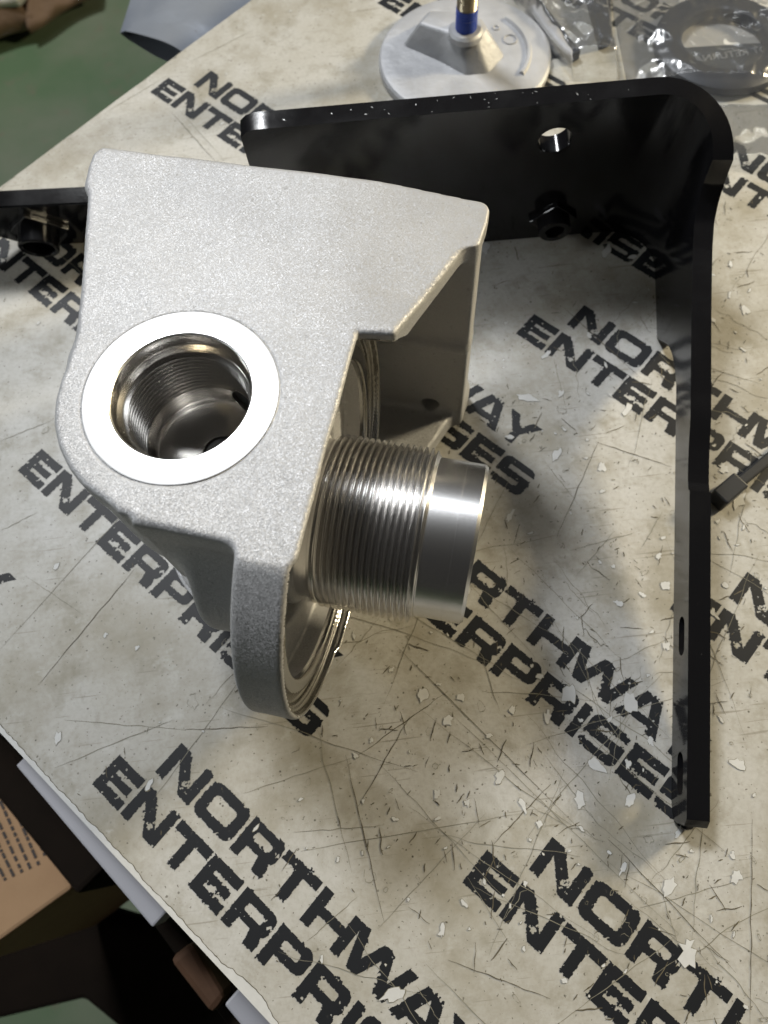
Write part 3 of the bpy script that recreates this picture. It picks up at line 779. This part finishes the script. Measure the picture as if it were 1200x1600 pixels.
def weld_nut(c0, axis, side, up, parent, length, ro, ri, base):
    """round projection weld nut with a notched square base"""
    a = Vector(axis).normalized(); s = Vector(side).normalized(); u = Vector(up).normalized()
    R3 = Matrix((s, u, a)).transposed()
    me = lathe([(ri, 0.001), (ri, length - 0.0006), (ri + 0.0006, length), (ro - 0.0006, length), (ro, length - 0.0006), (ro, 0.0)], 48)
    o = link('weld_nut', me, 'black_powder_coat', parent); smooth_by_angle(o, 30)
    o.matrix_local = Matrix.Translation(c0) @ R3.to_4x4()
    pts = []
    for q in range(4):
        t = q * math.pi / 2
        for dt, r_ in ((-0.16, base * 0.86), (0, base), (0.16, base * 0.86), (math.pi / 4, base * 0.72)):
            pts.append((r_ * math.cos(t + dt), r_ * math.sin(t + dt)))
    o2 = link('nut_base', prism(pts, -0.0002, 0.0034, 0.0007, 2), 'black_powder_coat', o)
    return o
bpy.context.view_layer.update()
weld_nut(b_pt(69, 22, 0) - O_, -n_plate, BE, BW_, br, 0.0115, 0.0098, 0.0055, 0.0150)
# chipped paint on the top edge
cv, cf = [], []
for i in range(26):
    u_ = random.uniform(45, 236); t_ = random.uniform(0.8, TH - 0.8); L = random.uniform(0.4, 2.2); w = random.uniform(0.15, 0.5); a_ = random.uniform(-0.6, 1.9)
    c0 = BE * u_ + BW_ * 116.78 + n_plate * t_
    d1 = BE * math.cos(a_) + n_plate * math.sin(a_); d2 = BE * -math.sin(a_) + n_plate * math.cos(a_)
    L = min(L, t_ * 0.8 + 0.2, (TH - t_) * 0.8 + 0.2)
    b_ = len(cv); cv += [(c0 + d1 * L / 2) * MM, (c0 + d2 * w / 2) * MM, (c0 - d1 * L / 2) * MM, (c0 - d2 * w / 2) * MM]; cf.append((b_, b_ + 1, b_ + 2, b_ + 3))
o = link('paint_chips', mesh('chips', cv, cf), 'scratched_bright_steel', br); tag(o, kind='stuff')

# ================================================================== SECOND BLACK PLATE behind the filter head
b0 = px(-40, 352); b1 = px(215, 372)
d_ = (px(215, 372) - px(-40, 386)).normalized(); q0 = px(130, 381)
sb = empty('mounting_plate', q0)
tag(sb, 'thick black steel plate with a tubular weld nut, half hidden behind the filter head', 'plate')
nrm = Vector((d_.y, -d_.x, 0))          # towards the viewer
if nrm.y > 0: nrm = -nrm
LEAN = math.radians(16)
upv = Vector((0, 0, math.cos(LEAN))) + nrm * math.sin(LEAN)
fac = nrm * math.cos(LEAN) - Vector((0, 0, math.sin(LEAN)))      # the face looks towards the viewer and down
def p2(s, z, t): return d_ * s - fac * t + upv * z + Vector((0, 0, 0.0004))
prof = [(-0.130, 0.0), (-0.066, 0.016), (-0.052, 0.006), (-0.040, 0.0), (0.075, 0.0), (0.075, 0.030), (-0.130, 0.036)]
prof = [(0.075, 0.0), (0.075, 0.050), (-0.130, 0.053), (-0.130, 0.036), (-0.062, 0.028), (-0.044, 0.010), (-0.034, 0.0)]
n = len(prof); pv = [p2(s, z, 0) for s, z in prof] + [p2(s, z, 0.011) for s, z in prof]
pf = [tuple(range(n)), tuple(range(2 * n - 1, n - 1, -1))] + [(i, (i + 1) % n, n + (i + 1) % n, n + i) for i in range(n)]
me = mesh('plate', pv, pf); fix_normals(me)
o = link('plate', me, 'black_powder_coat', sb)
bm = bmesh.new(); bm.from_mesh(me); bmesh.ops.bevel(bm, geom=list(bm.edges), offset=0.0008, segments=2, affect='EDGES'); bm.to_mesh(me); bm.free()
weld_nut(p2(-0.017, 0.026, 0), fac, d_, upv, sb, 0.0150, 0.0122, 0.0092, 0.0195)

# ================================================================== LEVELLING FOOT
fc = Vector((0.0972, 0.5030, 0))
lf = empty('levelling_foot', fc)
tag(lf, 'round pale cast metal levelling foot with an upright stud behind the black bracket', 'levelling foot')
o = link('base_disc', lathe([(0.0005, 0.0005), (0.0600, 0.0), (0.0618, 0.0012), (0.0618, 0.0055), (0.0604, 0.0072), (0.0585, 0.0078), (0.050, 0.0081), (0.030, 0.0086), (0.0005, 0.0090)], 96), 'foot_casting', lf); smooth_by_angle(o, 30)
# hub: wedge-like raised block, wide in one direction
def hubpt(x, y, z): return px(x, y, z) - fc
bm = bmesh.new()
lo = [hubpt(x, y, 0.0075) for x, y in ((628, 72), (688, 100), (728, 122), (765, 118), (790, 90), (762, 50), (700, 36), (655, 36))]
hi = [hubpt(x, y, 0.027) for x, y in ((654, 36), (700, 50), (718, 58), (742, 58), (760, 46), (752, 28), (716, 18), (672, 16))]
vl = [bm.verts.new(p) for p in lo]; vh = [bm.verts.new(p) for p in hi]
bm.faces.new(vh); bm.faces.new(vl[::-1])
for i in range(8): bm.faces.new((vl[i], vl[(i + 1) % 8], vh[(i + 1) % 8], vh[i]))
bmesh.ops.recalc_face_normals(bm, faces=bm.faces)
bmesh.ops.bevel(bm, geom=list(bm.edges), offset=0.0022, segments=3, affect='EDGES', profile=0.5)
me = bpy.data.meshes.new('hub'); bm.to_mesh(me); bm.free()
hub = link('hub', me, 'foot_casting', lf); smooth_by_angle(hub, 50)
sc_ = px(728, 47, 0.027) - fc
o = link('boss', lathe([(0.0125, 0.0), (0.0122, 0.0035), (0.0105, 0.0052), (0.0065, 0.0052)], 40), 'foot_casting', hub); o.location = (sc_.x, sc_.y, 0.0235); smooth_by_angle(o, 40)
v, q = helix(6.15, 7.1, 22, 120, 1.8, seg=64)
stud = link('stud', np_mesh('stud', v * MM, q), 'zinc_thread', lf); stud.location = (sc_.x, sc_.y, 0)
o = link('thread_lock_band', lathe([(0.0073 + 0.00022 * math.sin(k * 1.9), 0.0275 + 0.0005 * k) for k in range(0, 33)], 48), 'blue_thread_lock', stud); smooth_by_angle(o, 60)
tag(o, label='bright blue thread-lock patch at the bottom of the stud')
for x, y, r in ((797, 62, 0.0055), (775, 44, 0.003)):
    o = link('cast_mark', lathe([(r, 0.0080), (r - 0.0004, 0.0093), (r - 0.0011, 0.0093), (r - 0.0015, 0.0084)], 28), 'foot_casting', lf); p = px(x, y, 0.0085) - fc; o.location = (p.x, p.y, 0); smooth_by_angle(o, 50)
# raised curved rib on the disc
rv, rf = [], []
for k in range(15):
    t = math.radians(-38 + k * 5.6)
    for r, z in ((0.0435, 0.0080), (0.0448, 0.0105), (0.0468, 0.0105), (0.0480, 0.0080)): rv.append((r * math.cos(t), r * math.sin(t), z))
for k in range(14):
    for j in range(3): rf.append((4 * k + j, 4 * k + 4 + j, 4 * k + 5 + j, 4 * k + 1 + j))
rf += [(0, 1, 2, 3), (59, 58, 57, 56)]
me = mesh('rib', rv, rf); fix_normals(me); link('rib', me, 'foot_casting', lf)

# ================================================================== BAGGED PARTS at the back right
rc = px(1134, 55, 0.012)
o = link('seal_ring', lathe([(r, z) for r, z in ((0.0292, 0.003), (0.0285, 0.006), (0.0300, 0.0098), (0.0330, 0.0108), (0.0440, 0.0100), (0.0478, 0.008), (0.0480, 0.003), (0.046, 0.0012), (0.030, 0.0012))], 96, closed=True), 'navy_rubber'); smooth_by_angle(o, 40)
o.location = (rc.x, rc.y, 0)
tag(o, 'dark navy rubber seal ring inside the clear plastic bag', 'ring')
# card with mirrored print lying in the ring
cd = [px(1055, 72, 0.003), px(1215, 62, 0.003), px(1222, 118, 0.003), px(1060, 122, 0.003)]
card = link('bag_card', prism([(p.x, p.y) for p in cd], 0.0006, 0.0014), 'label_card')
tag(card, 'dark printed card strip showing through the hole of the seal ring', 'card')
tcv = bpy.data.curves.new('t', 'FONT'); tcv.body = 'NOT RETURNABLE'; tcv.size = 0.0088; tcv.align_x = 'CENTER'
to = bpy.data.objects.new('t', tcv); COL.objects.link(to)
dg = bpy.context.evaluated_depsgraph_get(); me = bpy.data.meshes.new_from_object(to.evaluated_get(dg)); bpy.data.objects.remove(to)
o = link('card_print', me, 'label_ink', card)
ctr = px(1138, 90, 0.0015); xd = (px(1200, 80, 0.0015) - px(1085, 97, 0.0015)).normalized()
yd = Vector((-xd.y, xd.x, 0))
o.matrix_world = Matrix(((-xd.x, yd.x, 0, ctr.x), (-xd.y, yd.y, 0, ctr.y), (0, 0, 1, 0.0015), (0, 0, 0, 1)))
# white slip under the ring
wl = [px(1060, -30), px(1230, -30), px(1230, 70), px(1062, 78)]
o = link('paper_slip', prism([(p.x, p.y) for p in wl], 0.0002, 0.0005), 'white_card'); tag(o, 'pale paper slip under the seal ring in the bag', 'paper')
def bag(name, quad, hfun, n, m, label, seed, amp=0.004):
    """closed pouch of thin film: crumpled upper sheet and a flat lower sheet, sealed round the rim"""
    v = []; f = []
    A, B, C, D_ = quad
    for i in range(n):
        for j in range(m):
            s, t = i / (n - 1), j / (m - 1)
            p = A.lerp(B, s).lerp(D_.lerp(C, s), t)
            rim = min(1, min(s, 1 - s, t, 1 - t) * 9)
            cr1 = 0.8 * abs(mnoise.noise(Vector((p.x * 26 + seed, p.y * 30, seed)))) + 0.40 * abs(mnoise.noise(Vector((p.x * 64 + p.y * 20, p.y * 58 + seed, 3)))) + 0.22 * abs(mnoise.noise(Vector((p.x * 130, p.y * 120 - p.x * 40, seed + 3))))
            cr2 = mnoise.noise(Vector((p.x * 22, p.y * 60, seed + 9)))
            z = 0.0012 + (hfun(p) + amp * (1.0 - 1.7 * cr1) + amp * 0.6 * cr2) * rim
            v.append((p.x, p.y, max(0.0008, z)))
    for i in range(n - 1):
        for j in range(m - 1): f.append((i * m + j, i * m + m + j, i * m + m + j + 1, i * m + j + 1))
    o = link(name, mesh(name, v, f), 'clear_film', None, True)
    tag(o, label, 'bag'); return o
def ring_h(p):
    d = math.hypot(p.x - rc.x, p.y - rc.y)
    return 0.0122 * max(0.0, min(1.0, (0.075 - d) / 0.03)) - 0.002 * max(0, min(1, (0.026 - d) / 0.01))
bag('plastic_bag', [px(945, -40), px(1290, -40), px(1290, 172), px(985, 166)], ring_h, 150, 110, 'clear crumpled plastic bag holding the navy seal ring', 4.0, 0.0036)
def slab_h(p): return 0.012
bag('plastic_bag', [px(765, -45), px(950, -45), px(965, 128), px(895, 126)], slab_h, 90, 90, 'clear plastic bag over dark strips beside the levelling foot', 15.0, 0.0045)
for (qd, z, lab) in (([(905, -30), (948, -30), (952, 75), (934, 80)], 0.010, 'dark strip lying at the outer side of the clear bag'), ([(790, -20), (815, -20), (905, 95), (890, 102)], 0.008, 'dark strip lying slantwise in the clear bag')):
    o = link('rubber_strip', prism([(px(x, y).x, px(x, y).y) for x, y in qd], 0.0006, z, 0.0012), 'navy_rubber'); tag(o, lab, 'strip')
# rolled rim of a clear sleeve in front of the bag
sl = [px(1085, 172), px(1240, 166), px(1240, 275), px(1105, 262)]
bag('plastic_sleeve', sl, lambda p: 0.006, 40, 30, 'clear plastic sleeve lying flat in front of the bagged seal ring', 31.0, 0.003)

# ================================================================== BLACK HOOK TOOL on the right
h0 = px(1132, 775); hk = empty('hook_tool', h0)
tag(hk, 'small black hook tool with a square end lying to the right of the bracket arm', 'tool')
def bar(a, b, w, h, z, name):
    d = (b - a).normalized(); nn = Vector((-d.y, d.x, 0)) * w / 2
    o = link(name, prism([((p - h0).x, (p - h0).y) for p in (a - nn, b - nn, b + nn, a + nn)], z, z + h, 0.0010, 2), 'black_plastic', hk); return o
bar(px(1113, 790), px(1146, 762), 0.0105, 0.0120, 0.0003, 'head')
bar(px(1142, 766), px(1262, 668), 0.0060, 0.0055, 0.0010, 'shank')

# ================================================================== BEYOND THE TABLE
# grey foil pouch beside the far edge, below table height
zf = -0.055
pq = [px(188, 52, zf), px(222, -60, zf), px(470, -60, zf), px(320, 108, zf)]
v, f = [], []
for lay in (0, 1):
    for i in range(14):
        for j in range(14):
            s, t = i / 13, j / 13
            p = pq[0].lerp(pq[3], s).lerp(pq[1].lerp(pq[2], s), t)
            bulge = 0.010 * math.sin(math.pi * s) ** 0.6 * (1 - 0.4 * t)
            z = zf + (bulge if lay else -bulge * 0.8) + 0.003 * mnoise.noise(Vector((p.x * 30, p.y * 30, lay)))
            v.append((p.x, p.y, z))
for lay in (0, 1):
    b_ = lay * 196
    for i in range(13):
        for j in range(13): f.append((b_ + i * 14 + j, b_ + i * 14 + 14 + j, b_ + i * 14 + 15 + j, b_ + i * 14 + j + 1))
o = link('foil_pouch', mesh('pouch', v, f), 'grey_foil', None, True); tag(o, 'grey foil pouch with an open end beside the far table edge', 'pouch')
# shelf the pouch lies on is the trolley board below the table edge
def floor_prism(name, pix, z1, z0, mat, label, cat, bevel=0.004):
    o = link(name, prism([(px(x, y, z1).x, px(x, y, z1).y) for x, y in pix], z0, z1, bevel, 2), mat); tag(o, label, cat); return o
def crumpled(name, quad, z0, h, mat, label, cat, seed, fr=9.0):
    """thick crumpled sheet: upper and lower surface joined round the rim"""
    n = 34; P = [px(x, y, z0) for x, y in quad]; v, f = [], []
    for lay in (0, 1):
        for i in range(n):
            for j in range(n):
                a, b_ = i / (n - 1), j / (n - 1)
                p = P[0].lerp(P[1], a).lerp(P[3].lerp(P[2], a), b_)
                p = p + Vector((mnoise.noise(Vector((p.x * 7, p.y * 7, seed))), mnoise.noise(Vector((p.x * 7, p.y * 7, seed + 5))), 0)) * 0.02
                k = min(1, min(a, 1 - a, b_, 1 - b_) * 6)
                rdg = 1 - 2.2 * abs(mnoise.noise(Vector((p.x * fr + seed, p.y * fr, seed))))
                z = z0 + (h * (0.35 + 0.65 * k) * (0.7 + 0.6 * rdg) if lay else -h * 0.1)
                v.append((p.x, p.y, z))
    for lay in (0, 1):
        o_ = lay * n * n
        for i in range(n - 1):
            for j in range(n - 1): f.append((o_ + i * n + j, o_ + i * n + n + j, o_ + i * n + n + j + 1, o_ + i * n + j + 1))
    rim = [i * n for i in range(n)] + [(n - 1) * n + j for j in range(1, n)] + [i * n + n - 1 for i in range(n - 2, -1, -1)] + [j for j in range(n - 2, 0, -1)]
    for k in range(len(rim)): a, b_ = rim[k], rim[(k + 1) % len(rim)]; f.append((a, b_, n * n + b_, n * n + a))
    me = mesh(name, v, f); fix_normals(me)
    o = link(name, me, mat, None, True); tag(o, label, cat); return o
crumpled('brown_paper_sheet', [(-90, 78), (66, 40), (74, -20), (-90, -20)], -0.74, 0.05, 'brown_paper', 'crumpled brown packing paper lying on the green floor, nearest the table', 'paper', 2.0, 17.0)
crumpled('brown_paper_sheet', [(40, 46), (150, -6), (140, -50), (30, -40)], -0.74, 0.04, 'brown_paper', 'narrow fold of brown packing paper beyond the larger crumpled sheet', 'paper', 8.0, 19.0)
crumpled('pale_rag', [(-90, 14), (30, 10), (60, -30), (-90, -40)], -0.69, 0.035, 'white_card', 'pale rag lying on top of the crumpled brown packing paper', 'rag', 5.0, 14.0)
# carton at the near edge
ZC = -0.22
cb = [(-60, 1120), (20, 1195), (112, 1385), (-40, 1505)]
cq = [px(x, y, ZC) for x, y in ((-90, 1010), (18, 1185), (113, 1388), (-70, 1520))]
carton = link('carton', prism([(p.x, p.y) for p in cq], ZC - 0.25, ZC, 0.003, 2), 'cardboard')
tag(carton, 'brown cardboard carton with rows of small print below the near table edge', 'carton')
lv, lf_ = [], []
for r in range(9):
    a = px(-2 + r * 9.5, 1222 + r * 13 - (r % 3) * 4, ZC + 0.0006); 
    x0, y0 = 74 - r * 13, 1345 + r * 6
    x1, y1 = 20 - r * 12.5, 1215 + r * 12
    A_, B_ = px(x1, y1, ZC), px(x0, y0, ZC)
    dd = (B_ - A_); nn = Vector((-dd.y, dd.x, 0)).normalized() * 0.0011
    t_ = 0.0
    while t_ < 0.97:
        L = random.uniform(0.03, 0.13)
        for_ = min(t_ + L, 1)
        pA_, pB_ = A_.lerp(B_, t_), A_.lerp(B_, for_); b_ = len(lv)
        lv += [pA_ - nn + Vector((0, 0, .0006)), pB_ - nn + Vector((0, 0, .0006)), pB_ + nn + Vector((0, 0, .0006)), pA_ + nn + Vector((0, 0, .0006))]
        lf_.append((b_, b_ + 1, b_ + 2, b_ + 3)); t_ = for_ + random.uniform(0.015, 0.04)
o = link('carton_print', mesh('cp', lv, lf_), 'cardboard_print', carton)
# dark block filling the black gap between carton and table
floor_prism('dark_block', [(-40, 1120), (20, 1165), (165, 1355), (120, 1400), (-60, 1180)], -0.20, -0.60, 'dark_box', 'dark block between the cardboard carton and the table edge', 'block')
floor_prism('floor_shade_board', [(-80, 1500), (112, 1400), (245, 1440), (420, 1660), (240, 1650), (130, 1560), (-80, 1610)], -0.48, -0.50, 'dark_box', 'dark board added in place of the shaded floor below the near table edge', 'shelf')  # added dark board: its colour stands in for shade on the floor
# grey metal rail under the near edge
def rail(p0, p1, z, w, h, mat, name, label, cat):
    a, b_ = px(*p0, z), px(*p1, z); d = (b_ - a).normalized(); nn = Vector((-d.y, d.x, 0)) * w
    o = link(name, prism([(p.x, p.y) for p in (a, b_, b_ + nn, a + nn)], z - h, z, 0.0012, 2), mat); tag(o, label, cat); return o
rail((24, 1196), (238, 1450), -0.045, 0.022, 0.02, 'grey_edge', 'metal_rail', 'pale grey metal rail below the near table edge beside the carton', 'rail')
rail((350, 1570), (430, 1668), -0.060, 0.030, 0.02, 'grey_edge', 'metal_rail', 'pale grey metal rail stub beyond the brown wooden leg', 'rail')
o = floor_prism('table_leg', [(262, 1500), (300, 1470), (352, 1560), (330, 1588)], -0.10, -0.78, 'brown_wood', 'brown wooden table leg below the near edge', 'leg')
floor_prism('storage_box', [(232, 1440), (262, 1436), (420, 1600), (380, 1640)], -0.12, -0.30, 'dark_box', 'black storage box under the table edge beside the wooden leg', 'box')
